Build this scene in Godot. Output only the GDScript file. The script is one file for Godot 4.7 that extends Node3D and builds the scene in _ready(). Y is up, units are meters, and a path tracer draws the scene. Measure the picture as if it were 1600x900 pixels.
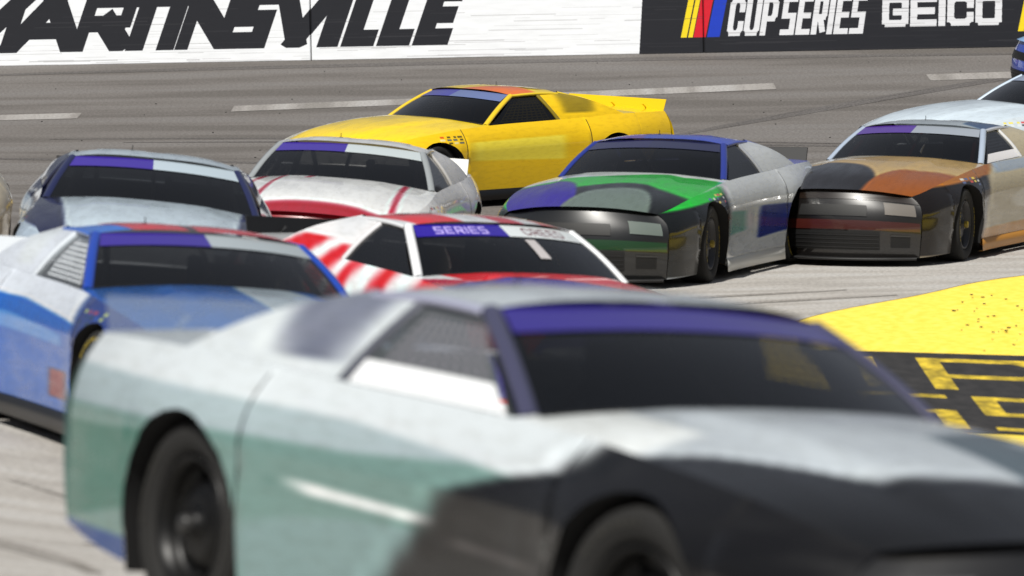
extends Node3D

# ------------------------------------------------------------------ state
var used := {}
var shapes := {}
var mats := {}
var ground_mat: StandardMaterial3D
var bars := []


func _ready() -> void:
	# ---- camera: a long lens just above the outside of the track
	var cam := Camera3D.new()
	cam.name = "camera"
	cam.position = Vector3(0, 1.89, 0)
	cam.rotation_degrees = Vector3(-2.042, 0, 0)
	cam.near = 0.5
	cam.far = 2000.0
	var lens := CameraAttributesPhysical.new()
	lens.frustum_focal_length = 221.3
	lens.frustum_focus_distance = 62.0
	lens.exposure_aperture = 4.5
	cam.attributes = lens
	cam.fov = 6.207
	add_child(cam)
	cam.fov = 6.207
	cam.current = true
	# ---- sky and sun
	var sky_mat := ProceduralSkyMaterial.new()
	sky_mat.sky_top_color = Color(0.47, 0.49, 0.53)
	sky_mat.sky_horizon_color = Color(0.40, 0.415, 0.44)
	sky_mat.sky_curve = 0.15
	sky_mat.ground_bottom_color = Color(0.35, 0.34, 0.33)
	sky_mat.ground_horizon_color = Color(0.55, 0.55, 0.55)
	sky_mat.sun_angle_max = 1.0
	var sky := Sky.new()
	sky.sky_material = sky_mat
	var env := Environment.new()
	env.background_mode = Environment.BG_SKY
	env.sky = sky
	env.tonemap_mode = Environment.TONE_MAPPER_LINEAR
	env.tonemap_exposure = 1.06
	env.sdfgi_enabled = true
	env.ssao_enabled = true
	env.ssil_enabled = true
	var we := WorldEnvironment.new()
	we.name = "world"
	we.environment = env
	add_child(we)
	var sun := DirectionalLight3D.new()
	sun.name = "sun"
	sun.light_energy = 1.6
	sun.light_color = Color(1.0, 0.985, 0.955)
	sun.light_angular_distance = 1.0
	sun.shadow_enabled = true
	sun.rotation_degrees = Vector3(-50, -20, 0)
	add_child(sun)
	make_shared_materials()
	build_ground()
	build_skids()
	build_wall()
	build_infield()
	build_cars()
	build_debris()


# ------------------------------------------------------------------ helpers
func numbered(n: String) -> String:
	if not used.has(n):
		used[n] = 0
		return n
	used[n] += 1
	return "%s_%03d" % [n, used[n]]


func obj(called: String, mesh: Mesh, m: Material, parent: Node) -> MeshInstance3D:
	var o := MeshInstance3D.new()
	o.mesh = mesh
	o.material_override = m
	o.cast_shadow = GeometryInstance3D.SHADOW_CASTING_SETTING_ON
	if parent == self:
		o.name = numbered(called)
		add_child(o)
	else:
		var n := called
		var k := 0
		while parent.has_node(n):
			k += 1
			n = "%s_%03d" % [called, k]
		o.name = n
		parent.add_child(o)
	return o


func struct(called: String, mesh: Mesh, m: Material, label: String, cat: String) -> MeshInstance3D:
	var o := obj(called, mesh, m, self)
	o.set_meta("kind", "structure")
	o.set_meta("label", label)
	o.set_meta("category", cat)
	return o


func tag(o: Node, label: String, cat: String, group := "") -> void:
	o.set_meta("label", label)
	o.set_meta("category", cat)
	if group:
		o.set_meta("group", group)


func tab(xs: Array, ys: Array, x: float) -> float:
	var n := xs.size()
	if x <= xs[0]:
		return ys[0]
	if x >= xs[n - 1]:
		return ys[n - 1]
	var i := 0
	while x > xs[i + 1]:
		i += 1
	var h: float = xs[i + 1] - xs[i]
	var t: float = (x - xs[i]) / h
	var d: float = (ys[i + 1] - ys[i]) / h
	var m0: float = d if i == 0 else 0.5 * (d + (ys[i] - ys[i - 1]) / (xs[i] - xs[i - 1]))
	var m1: float = d if i == n - 2 else 0.5 * (d + (ys[i + 2] - ys[i + 1]) / (xs[i + 2] - xs[i + 1]))
	var t2 := t * t
	var t3 := t2 * t
	return (2 * t3 - 3 * t2 + 1) * ys[i] + (t3 - 2 * t2 + t) * h * m0 + (3 * t2 - 2 * t3) * ys[i + 1] + (t3 - t2) * h * m1


# a smooth sheet: fn(u, v) -> Vector3, uvf(p, u, v) -> Vector2; us and vs are the stations
func sheet(us: Array, vs: Array, fn: Callable, uvf: Callable, flip := false) -> ArrayMesh:
	var st := SurfaceTool.new()
	st.begin(Mesh.PRIMITIVE_TRIANGLES)
	st.set_smooth_group(0)
	var nv := vs.size()
	for u in us:
		for v in vs:
			var p: Vector3 = fn.call(u, v)
			st.set_uv(uvf.call(p, u, v))
			st.add_vertex(p)
	for i in us.size() - 1:
		for j in nv - 1:
			var a := i * nv + j
			var q := [a, a + 1, a + nv + 1, a, a + nv + 1, a + nv]
			if flip:
				q = [a, a + nv + 1, a + 1, a, a + nv, a + nv + 1]
			for k in q:
				st.add_index(k)
	st.generate_normals()
	return st.commit()


func span(a: float, b: float, n: int) -> Array:
	var r := []
	for i in n + 1:
		r.append(lerpf(a, b, float(i) / n))
	return r


func uv_plain(_p: Vector3, u: float, v: float) -> Vector2:
	return Vector2(u, v)


func uv_side(p: Vector3, _u: float, _v: float) -> Vector2:
	return Vector2((p.x + 2.5) / 5.0, 1.0 - p.y / 1.3)


func uv_side_left(p: Vector3, _u: float, _v: float) -> Vector2:
	return Vector2((2.5 - p.x) / 5.0, 1.0 - p.y / 1.3)


func uv_top(p: Vector3, _u: float, _v: float) -> Vector2:
	return Vector2((p.x + 2.5) / 5.0, (p.z + 1.0) / 2.0)


# box with chamfered edges, added to a SurfaceTool
func box(st: SurfaceTool, c: Vector3, s: Vector3, basis := Basis(), ch := 0.01) -> void:
	var h := s * 0.5
	ch = minf(ch, minf(h.x, minf(h.y, h.z)) * 0.6)
	var faces := [[0, 1, 2], [1, 2, 0], [2, 0, 1]]
	st.set_smooth_group(-1)
	var quads := []
	for f in faces:
		var a: int = f[0]
		var b: int = f[1]
		var d: int = f[2]
		for sg in [-1.0, 1.0]:
			var q := []
			for w in [[-1, -1], [1, -1], [1, 1], [-1, 1]]:
				var p := Vector3.ZERO
				p[a] = sg * h[a]
				p[b] = w[0] * (h[b] - ch)
				p[d] = w[1] * (h[d] - ch)
				q.append(p)
			quads.append(q)
		# edges along axis d between faces a and b
		for sa in [-1.0, 1.0]:
			for sb in [-1.0, 1.0]:
				var q := []
				for w in [[0, -1], [1, -1], [1, 1], [0, 1]]:
					var p := Vector3.ZERO
					p[a] = sa * (h[a] - (ch if w[0] == 1 else 0.0))
					p[b] = sb * (h[b] - (ch if w[0] == 0 else 0.0))
					p[d] = w[1] * (h[d] - ch)
					q.append(p)
				quads.append(q)
	var tris := []
	for q in quads:
		tris.append([q[0], q[1], q[2]])
		tris.append([q[0], q[2], q[3]])
	for sx in [-1.0, 1.0]:
		for sy in [-1.0, 1.0]:
			for sz in [-1.0, 1.0]:
				tris.append([Vector3(sx * h.x, sy * (h.y - ch), sz * (h.z - ch)), Vector3(sx * (h.x - ch), sy * h.y, sz * (h.z - ch)), Vector3(sx * (h.x - ch), sy * (h.y - ch), sz * h.z)])
	for t in tris:
		var n: Vector3 = (t[1] - t[0]).cross(t[2] - t[0])
		var mid: Vector3 = (t[0] + t[1] + t[2]) / 3.0
		if n.dot(mid) > 0:
			t = [t[0], t[2], t[1]]
		for p in t:
			st.set_uv(Vector2((p.x + h.x) / s.x, 0.5 - p.y / s.y))
			st.add_vertex(c + basis * p)


func begin() -> SurfaceTool:
	var st := SurfaceTool.new()
	st.begin(Mesh.PRIMITIVE_TRIANGLES)
	return st


func done(st: SurfaceTool) -> ArrayMesh:
	st.generate_normals()
	return st.commit()


func one_box(c: Vector3, s: Vector3, basis := Basis(), ch := 0.01) -> ArrayMesh:
	var st := begin()
	box(st, c, s, basis, ch)
	return done(st)


# tube along points with radii (a, b): flattened cross sections facing "side"
func tube(pts: Array, ra: float, rb: float, side: Vector3, n := 10) -> ArrayMesh:
	var fn := func(u: float, v: float) -> Vector3:
		var f: float = u * (pts.size() - 1)
		var i := mini(int(f), pts.size() - 2)
		var p: Vector3 = pts[i].lerp(pts[i + 1], f - i)
		var d: Vector3 = (pts[mini(i + 2, pts.size() - 1)] - pts[maxi(i - 1, 0)] if absf(f - i) > 0.5 else pts[i + 1] - pts[maxi(i - 1, 0)]).normalized()
		var s := (side - d * d.dot(side)).normalized()
		var t := d.cross(s)
		return p + s * cos(v) * ra + t * sin(v) * rb
	var vs := span(0, TAU, n)
	return sheet(span(0, 1, (pts.size() - 1)), vs, fn, uv_plain)


func lathe(profile: Array, n: int) -> ArrayMesh:   # profile: [r, z] pairs, axis along z
	var fn := func(u: float, v: float) -> Vector3:
		var p: Array = profile[int(u)]
		return Vector3(cos(v) * p[0], sin(v) * p[0], p[1])
	return sheet(range(profile.size()), span(0, TAU, n), fn, uv_plain)


# ------------------------------------------------------------------ drawing on images
func fill_poly(img: Image, pts: Array, col: Color, lo := -1e9, hi := 1e9) -> void:
	var y0 := 1e9
	var y1 := -1e9
	for p in pts:
		y0 = minf(y0, p.y)
		y1 = maxf(y1, p.y)
	var w := img.get_width()
	y0 = maxf(y0, lo)
	y1 = minf(y1, hi)
	for y in range(maxi(0, int(floor(y0))), mini(img.get_height() - 1, int(ceil(y1)) - 1) + 1):
		var yc := y + 0.5
		var cuts := []
		for i in pts.size():
			var a: Vector2 = pts[i]
			var b: Vector2 = pts[(i + 1) % pts.size()]
			if (a.y <= yc) != (b.y <= yc):
				cuts.append(a.x + (yc - a.y) / (b.y - a.y) * (b.x - a.x))
		cuts.sort()
		for k in range(0, cuts.size() - 1, 2):
			var x0 := clampi(int(round(cuts[k])), 0, w)
			var x1 := clampi(int(round(cuts[k + 1])), 0, w)
			if x1 > x0:
				img.fill_rect(Rect2i(x0, y, x1 - x0, 1), col)


const GLYPHS := {
	"M": [[0, 0, 0, 1, 0.5, 0.25, 1, 1, 1, 0]], "A": [[0, 0, 0.5, 1, 1, 0], [0.22, 0.3, 0.78, 0.3]],
	"R": [[0, 0, 0, 1, 0.88, 1, 1, 0.9, 1, 0.54, 0.88, 0.44, 0, 0.44], [0.55, 0.44, 1, 0]], "T": [[0, 1, 1, 1], [0.5, 1, 0.5, 0]],
	"I": [[0.5, 0, 0.5, 1]], "N": [[0, 0, 0, 1, 1, 0, 1, 1]], "V": [[0, 1, 0.5, 0, 1, 1]], "L": [[0, 1, 0, 0, 1, 0]],
	"S": [[1, 1, 0, 1, 0, 0.5, 1, 0.5, 1, 0, 0, 0]],
	"E": [[1, 1, 0, 1, 0, 0, 1, 0], [0, 0.5, 0.9, 0.5]], "C": [[1, 0.72, 1, 0.85, 0.8, 1, 0.2, 1, 0, 0.85, 0, 0.15, 0.2, 0, 0.8, 0, 1, 0.15, 1, 0.28]],
	"U": [[0, 1, 0, 0.15, 0.2, 0, 0.8, 0, 1, 0.15, 1, 1]], "P": [[0, 0, 0, 1, 0.8, 1, 1, 0.85, 1, 0.55, 0.8, 0.42, 0, 0.42]],
	"G": [[1, 0.78, 1, 0.88, 0.85, 1, 0.15, 1, 0, 0.88, 0, 0.12, 0.15, 0, 0.85, 0, 1, 0.12, 1, 0.48, 0.55, 0.48]],
	"O": [[0.15, 0, 0, 0.12, 0, 0.88, 0.15, 1, 0.85, 1, 1, 0.88, 1, 0.12, 0.85, 0, 0.15, 0]],
	"D": [[0, 0, 0, 1, 0.7, 1, 1, 0.8, 1, 0.2, 0.7, 0, 0, 0]],
}


# one letter in pixels: baseline left corner at (x, y), size (w, h), stroke width sw, slant = shift per unit of height
func letter(img: Image, ch: String, x: float, y: float, w: float, h: float, sw: float, slant: float, col: Color, sh := 0.0) -> void:
	if not GLYPHS.has(ch):
		return
	if sh == 0.0:
		sh = sw
	for line in GLYPHS[ch]:
		var pts := []
		for i in range(0, line.size(), 2):
			pts.append(Vector2(sw * 0.5 + line[i] * (w - sw), sh * 0.5 + line[i + 1] * (h - sh)))
		for i in pts.size() - 1:
			var a: Vector2 = pts[i]
			var b: Vector2 = pts[i + 1]
			var d := (b - a).normalized()
			var ea := absf(d.x) * sw * 0.5 + absf(d.y) * sh * 0.5
			var half := absf(d.y) * sw * 0.5 + absf(d.x) * sh * 0.5
			var n := Vector2(-d.y, d.x) * half
			var ext := d * ea * (1.0 if absf(d.x) < 0.1 or absf(d.y) < 0.1 else (1.0 if absf(d.y) > 0.72 else 0.4))
			if absf(d.x) >= 0.1 and absf(d.y) >= 0.1 and a.distance_to(b) < 0.4 * h:
				n = Vector2(-d.y, d.x) * minf(sw, sh) * 0.5
				ext = d * minf(sw, sh) * 0.12
			var q := []
			for p in [a - ext + n, b + ext + n, b + ext - n, a - ext - n]:
				q.append(Vector2(x + p.x + slant * p.y, y - p.y))
			fill_poly(img, q, col, y - h, y)


func text(img: Image, s: String, x: float, y: float, w: float, h: float, gap: float, sw: float, slant: float, col: Color) -> void:
	for ch in s:
		if ch == " ":
			x += w * 0.55
			continue
		var cw := sw * 1.02 if ch == "I" else w
		letter(img, ch, x, y, cw, h, sw, slant, col)
		x += cw + gap


func tex(img: Image) -> ImageTexture:
	return ImageTexture.create_from_image(img)


func speckle(img: Image, amount: float, scale: float, seed_: int, streak := 1.0) -> void:
	var nz := FastNoiseLite.new()
	nz.seed = seed_
	nz.frequency = scale
	nz.fractal_octaves = 4
	for y in img.get_height():
		for x in img.get_width():
			var c := img.get_pixel(x, y)
			var k := 1.0 + amount * nz.get_noise_2d(x / streak, y)
			img.set_pixel(x, y, Color(c.r * k, c.g * k, c.b * k))


# ------------------------------------------------------------------ materials
func flat(c: Color, rough := 0.6, metal := 0.0) -> StandardMaterial3D:
	var key := "%s %s %s" % [c, rough, metal]
	if not mats.has(key):
		var m := StandardMaterial3D.new()
		m.albedo_color = c
		m.roughness = rough
		m.metallic = metal
		mats[key] = m
	return mats[key]


func gloss(c: Color) -> StandardMaterial3D:
	var key := "gloss %s" % c
	if not mats.has(key):
		var m := StandardMaterial3D.new()
		m.albedo_color = c
		m.roughness = 0.35
		m.clearcoat_enabled = true
		m.clearcoat = 1.0
		m.clearcoat_roughness = 0.04
		mats[key] = m
	return mats[key]


func noise_tex(seed_: int, freq: float, octaves: int, stops: Array, cols: Array, size := 512, height := 0) -> NoiseTexture2D:
	var nz := FastNoiseLite.new()
	nz.seed = seed_
	nz.frequency = freq
	nz.fractal_octaves = octaves
	var t := NoiseTexture2D.new()
	t.width = size
	t.height = height if height else size
	t.seamless = true
	t.noise = nz
	var g := Gradient.new()
	g.offsets = PackedFloat32Array(stops)
	g.colors = PackedColorArray(cols)
	t.color_ramp = g
	return t


func grey(v: float, warm := 0.0) -> Color:
	return Color(v * (1 + warm), v, v * (1 - warm))


func surface_mat(seed_: int, lo: Color, mid: Color, hi: Color, rough: float, streaks := 0.80) -> StandardMaterial3D:
	var m := StandardMaterial3D.new()
	m.albedo_texture = noise_tex(seed_, 0.035, 6, [0.2, 0.5, 0.8], [lo, mid, hi], 1024)
	m.uv1_scale = Vector3(0.5, 0.5, 0.5)
	m.uv1_triplanar = true
	m.uv1_world_triplanar = true
	m.detail_enabled = true
	m.detail_uv_layer = BaseMaterial3D.DETAIL_UV_2
	m.detail_blend_mode = BaseMaterial3D.BLEND_MODE_MUL
	m.detail_albedo = noise_tex(seed_ + 7, 0.011, 4, [0.25, 0.5, 0.72], [grey(streaks, 0.015), grey(0.7 + 0.3 * streaks, 0.01), grey(1.0)], 1024)
	m.heightmap_enabled = true
	m.heightmap_texture = noise_tex(seed_ + 3, 0.12, 4, [0.0, 1.0], [Color.BLACK, Color.WHITE], 512)
	m.heightmap_scale = 0.5
	m.roughness = rough
	return m


func make_shared_materials() -> void:
	var glass := StandardMaterial3D.new()
	glass.albedo_color = Color(0.010, 0.012, 0.018, 0.88)
	glass.roughness = 0.06
	glass.transparency = BaseMaterial3D.TRANSPARENCY_ALPHA
	mats["glass"] = glass
	mats["grime"] = noise_tex(91, 0.03, 6, [0.15, 0.5], [Color(0.955, 0.952, 0.945), Color.WHITE], 1024)
	mats["wear"] = noise_tex(92, 0.02, 5, [0.2, 0.8], [grey(0.35), grey(0.75)], 512)
	var clear := StandardMaterial3D.new()
	clear.albedo_color = Color(0.7, 0.74, 0.76, 0.12)
	clear.roughness = 0.08
	clear.transparency = BaseMaterial3D.TRANSPARENCY_ALPHA
	mats["clear"] = clear
	var tyre := StandardMaterial3D.new()
	tyre.albedo_color = Color(0.09, 0.088, 0.085)
	tyre.roughness = 0.85
	mats["tyre"] = tyre


# ------------------------------------------------------------------ the ground
func ground_at(x: float, z: float) -> float:
	var d := clampf(-z, 0.0, 81.0)
	var xx := clampf(x, -9.0, 9.0)
	var y := 0.0013 * pow(maxf(0.0, d - 36.0), 2)
	y -= 0.075 * (xx - lerpf(0.1, -3.9, smoothstep(18.0, 26.0, d))) * (1.0 - smoothstep(33.0, 47.0, d)) * smoothstep(4.0, 12.0, d)
	y += 0.019 * xx * smoothstep(58.0, 80.0, d)
	y += 0.07 * maxf(0.0, -xx) * smoothstep(35.0, 41.0, d) * (1.0 - smoothstep(52.0, 62.0, d))
	return y


func arc_uv(x: float, z: float) -> Vector2:
	var v := Vector2(x - 7.5, z + 37.0)
	var r := v.length()
	return Vector2(r * 0.16, atan2(v.y, v.x) * 0.45)


func ground_sheet(xs: Array, zs: Array, lift: float) -> ArrayMesh:
	var st := begin()
	st.set_smooth_group(0)
	for x in xs:
		for z in zs:
			st.set_uv(Vector2(x, z))
			st.set_uv2(arc_uv(x, z))
			st.add_vertex(Vector3(x, ground_at(x, z) + lift, z))
	var n := zs.size()
	for i in xs.size() - 1:
		for j in n - 1:
			var a := i * n + j
			for k in [a, a + n + 1, a + 1, a, a + n, a + n + 1]:
				st.add_index(k)
	return done(st)


func build_ground() -> void:
	var xs := [-900.0, -300.0, -90.0, -40.0, -25.0] + span(-16, 16, 64) + [25.0, 40.0, 90.0, 300.0, 900.0]
	var zs := [-1500.0, -500.0, -200.0, -120.0, -90.0] + span(-81, 4, 130) + [20.0, 60.0, 200.0, 600.0]
	ground_mat = surface_mat(11, Color(0.61, 0.60, 0.585), Color(0.68, 0.67, 0.655), Color(0.73, 0.72, 0.705), 0.85, 0.90)
	struct("track_ground", ground_sheet(xs, zs, 0.0), ground_mat, "light grey concrete racing surface under the cars, streaked with tyre rubber", "ground")
	# the darker upper lane of asphalt, up to the wall
	var asphalt := surface_mat(31, Color(0.36, 0.348, 0.338), Color(0.424, 0.41, 0.40), Color(0.47, 0.456, 0.446), 0.95, 0.84)
	var st := begin()
	st.set_smooth_group(0)
	var n := 44
	var us := span(-34, 34, 68)
	for x in us:
		var d0 := 56.0 + 1.6 * minf(x, 0.0) + 0.25 * maxf(x, 0.0) if x > -14 else 33.6
		for j in n + 1:
			var z := -lerpf(d0, 80.6, float(j) / n)
			st.set_uv(Vector2(x, z))
			st.set_uv2(Vector2(z * 0.055, x * 0.012))
			st.add_vertex(Vector3(x, ground_at(x, z) + 0.004, z))
	for i in us.size() - 1:
		for j in n:
			var a := i * (n + 1) + j
			for k in [a, a + 1, a + n + 2, a, a + n + 2, a + n + 1]:
				st.add_index(k)
	struct("road", done(st), asphalt, "grey asphalt upper lane of the banked track below the wall", "road")
	# worn dashed lane line
	var paint := surface_mat(51, Color(0.54, 0.53, 0.52), Color(0.63, 0.62, 0.61), Color(0.70, 0.69, 0.68), 0.8)
	for s in [[-16.5, -11.2, -71.8, -72.0], [-9.0, -5.9, -72.1, -72.5], [-3.85, 3.72, -73.2, -75.2], [5.95, 12.0, -76.0, -76.9]]:
		var q := begin()
		q.set_smooth_group(0)
		var m := 12
		for i in m + 1:
			var x := lerpf(s[0], s[1], float(i) / m)
			var z := lerpf(s[2], s[3], float(i) / m)
			for w in [-0.42, 0.0, 0.42]:
				q.set_uv2(Vector2(z * 0.3, x * 0.1))
				q.set_uv(Vector2(x, z + w))
				q.add_vertex(Vector3(x, ground_at(x, z + w) + 0.009, z + w))
		for i in m:
			for j in 2:
				var a := i * 3 + j
				for k in [a, a + 1, a + 4, a, a + 4, a + 3]:
					q.add_index(k)
		var o := struct("lane_marking", done(q), paint, "", "marking")
		o.set_meta("label", ["worn white lane dash beyond the far left edge of the track", "worn white lane dash below the first letters of the wall", "long worn white lane dash passing behind the yellow car roof", "worn white lane dash under the black part of the wall"][[-16.5, -9.0, -3.85, 5.95].find(s[0])])
		o.set_meta("group", "white lane dashes on the upper lane")


func build_skids() -> void:
	var dark_a := surface_mat(61, Color(0.29, 0.28, 0.275), Color(0.37, 0.357, 0.35), Color(0.45, 0.435, 0.43), 0.9)
	var dark_c := surface_mat(63, Color(0.46, 0.45, 0.43), Color(0.58, 0.565, 0.545), Color(0.68, 0.665, 0.645), 0.85)
	for k in [
		[-9.0, -78.6, 9.0, -78.9, 0.5, 0], [-6.0, -69.0, 5.0, -67.2, 0.22, 0], [-5.0, -68.4, 6.0, -66.6, 0.22, 0], [2.0, -68.5, 9.0, -78.0, 0.35, 0], [-9.0, -66.5, 0.5, -64.0, 0.25, 0],
		[-2.6, -27.6, -0.4, -21.2, 0.16, 1], [-2.2, -27.8, 0.0, -21.4, 0.16, 1], [-3.3, -25.6, -1.6, -20.4, 0.2, 1], [3.0, -47.6, -0.5, -45.4, 0.2, 1], [3.4, -46.9, -0.2, -44.8, 0.2, 1], [-1.9, -23.5, -0.9, -20.0, 0.1, 1]]:
		var q := begin()
		q.set_smooth_group(0)
		var m := 16
		var a := Vector2(k[0], k[1])
		var b := Vector2(k[2], k[3])
		var side := (b - a).normalized().orthogonal()
		for i in m + 1:
			var t := float(i) / m
			var c := a.lerp(b, t) + side * (0.06 * a.distance_to(b) * t * (1.0 - t) * 2.0)
			var w: float = k[4] * sqrt(sin(PI * clampf(t, 0.03, 0.97))) * 0.5
			for e in [-w, w]:
				var p := c + side * e as Vector2
				q.set_uv2(Vector2(e * 2.0, t * 0.4))
				q.set_uv(p)
				q.add_vertex(Vector3(p.x, ground_at(p.x, p.y) + (0.0075 if k[5] == 0 else 0.0035), p.y))
		for i in m:
			var o := i * 2
			for n in [o, o + 3, o + 1, o, o + 2, o + 3]:
				q.add_index(n)
		var sk := struct("skid_mark", done(q), dark_a if k[5] == 0 else dark_c, "", "tyre mark")
		sk.set_meta("label", "dark tyre mark on the %s" % ["grey asphalt below the wall", "pale concrete among the cars"][k[5]])
		sk.set_meta("group", "tyre marks on the track")


# ------------------------------------------------------------------ the wall
const PPM := 220.0
const WALL_H := 1.22


func wall_px(img: Image, x0: float, px: float, py: float) -> Vector2:
	# a mark measured on the wall, in metres along it and above its foot
	return Vector2((px - x0) * PPM, img.get_height() - py * PPM)


func wall_image(x0: float, x1: float, seed_: int) -> Image:
	var img := Image.create(int((x1 - x0) * PPM), int(WALL_H * PPM), false, Image.FORMAT_RGB8)
	var white := Color(0.91, 0.925, 0.94)
	var black := Color(0.085, 0.092, 0.125)
	img.fill(white)
	# lettering: [letter, left, width] in metres along the wall
	var base := 0.20
	var high := 0.90
	for l in [["M", -8.5, 0.96], ["A", -7.66, 1.06], ["R", -6.66, 0.80], ["T", -6.02, 0.66], ["I", -5.36, 0.27], ["N", -5.08, 0.80], ["S", -4.28, 0.56], ["V", -3.72, 0.86], ["I", -2.95, 0.32], ["L", -2.59, 0.50], ["L", -2.05, 0.50], ["E", -1.51, 0.54]]:
		var p := wall_px(img, x0, l[1], base)
		var sw: float = 0.27 * PPM
		if l[0] in ["M", "A", "N", "V", "R"]:
			sw = 0.20 * PPM
		elif l[0] == "I":
			sw = l[2] * PPM
		letter(img, l[0], p.x, p.y, l[2] * PPM, high * PPM, sw, 0.36, black, 0.25 * PPM)
	# the black panel from x = 1.93
	var q := []
	for c in [[1.92, 0.0], [2.01, WALL_H], [40.0, WALL_H], [40.0, 0.0]]:
		q.append(wall_px(img, x0, c[0], c[1]))
	fill_poly(img, q, black)
	var yellow := Color(0.93, 0.82, 0.10)
	for b in [[2.55, 0.09, yellow], [2.66, 0.07, yellow], [2.74, 0.17, Color(0.80, 0.07, 0.16)], [2.93, 0.19, Color(0.07, 0.22, 0.72)], [7.62, 0.09, yellow], [7.73, 0.07, yellow], [7.81, 0.17, Color(0.80, 0.07, 0.16)], [8.0, 0.19, Color(0.07, 0.22, 0.72)]]:
		q = []
		for c in [[0.0, 0.24], [0.13, 0.83], [0.13 + b[1], 0.83], [b[1], 0.24]]:
			q.append(wall_px(img, x0, b[0] + c[0], c[1]))
		fill_poly(img, q, b[2])
	var pale := Color(0.86, 0.87, 0.89)
	var p := wall_px(img, x0, 3.22, 0.25)
	text(img, "CUP", p.x, p.y, 0.235 * PPM, 0.58 * PPM, 0.015 * PPM, 0.085 * PPM, 0.16, pale)
	p = wall_px(img, x0, 4.02, 0.25)
	text(img, "SERIES", p.x, p.y, 0.215 * PPM, 0.58 * PPM, 0.02 * PPM, 0.085 * PPM, 0.16, pale)
	p = wall_px(img, x0, 5.57, 0.34)
	text(img, "GEICO", p.x, p.y, 0.40 * PPM, 0.47 * PPM, 0.025 * PPM, 0.105 * PPM, 0.04, pale)
	# tyre scuffs and grime that belong to the wall
	var rng := RandomNumberGenerator.new()
	rng.seed = seed_
	for k in 64:
		var y := 0.02 + 0.8 * pow(rng.randf(), 1.6)
		var x := rng.randf_range(x0, x1)
		var ln := rng.randf_range(0.2, 1.6)
		var r := Rect2i(int((x - x0) * PPM), img.get_height() - int(y * PPM), int(ln * PPM), rng.randi_range(1, 3))
		r = r.intersection(Rect2i(0, 0, img.get_width(), img.get_height()))
		if r.has_area():
			var s := Image.create(r.size.x, r.size.y, false, Image.FORMAT_RGBA8)
			s.fill(Color(0.35, 0.34, 0.34, rng.randf_range(0.08, 0.34)))
			var full := Image.create(1, 1, false, Image.FORMAT_RGBA8)
			full = s
			img.convert(Image.FORMAT_RGBA8)
			img.blend_rect(full, Rect2i(Vector2i.ZERO, r.size), r.position)
			img.convert(Image.FORMAT_RGB8)
	speckle(img, 0.03, 0.05, seed_, 6.0)
	return img


func build_wall() -> void:
	var w := Node3D.new()
	w.name = numbered("barrier_wall")
	add_child(w)
	tag(w, "white and black concrete track wall with giant slanted black lettering", "wall")
	w.position = Vector3(0, ground_at(0, -80), -80)
	w.rotation.z = atan(0.019)
	var edges := [-20.75, -14.84, -8.93, -3.02, 2.89, 8.80, 14.71, 20.62]
	for i in edges.size() - 1:
		var a: float = edges[i]
		var b: float = edges[i + 1]
		var m := StandardMaterial3D.new()
		m.roughness = 0.5
		if i >= 2 and i <= 4:
			m.albedo_texture = tex(wall_image(a, b, 70 + i))
			m.texture_repeat = false
		else:
			m.albedo_color = Color(0.91, 0.925, 0.94) if i < 2 else Color(0.085, 0.092, 0.125)
		var st := begin()
		box(st, Vector3((a + b) / 2, WALL_H / 2, -0.3), Vector3(b - a - 0.016, WALL_H, 0.6), Basis(), 0.012)
		obj("panel", done(st), m, w)
		if i > 0:
			obj("joint_seal", one_box(Vector3(a, WALL_H / 2 - 0.01, -0.32), Vector3(0.05, WALL_H - 0.02, 0.56)), flat(Color(0.05, 0.05, 0.055)), w)


# ------------------------------------------------------------------ yellow infield apron
func infield_edge() -> Array:
	return [Vector2(9.5, -52.5), Vector2(7.0, -50.8), Vector2(4.62, -47.9), Vector2(3.51, -45.5), Vector2(2.52, -43.6), Vector2(1.9, -41.6), Vector2(1.7, -38.5), Vector2(1.75, -35.5), Vector2(2.0, -32.5), Vector2(2.5, -29.5), Vector2(3.2, -27.0), Vector2(4.4, -24.5), Vector2(6.2, -22.8), Vector2(9.5, -21.5)]


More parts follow.
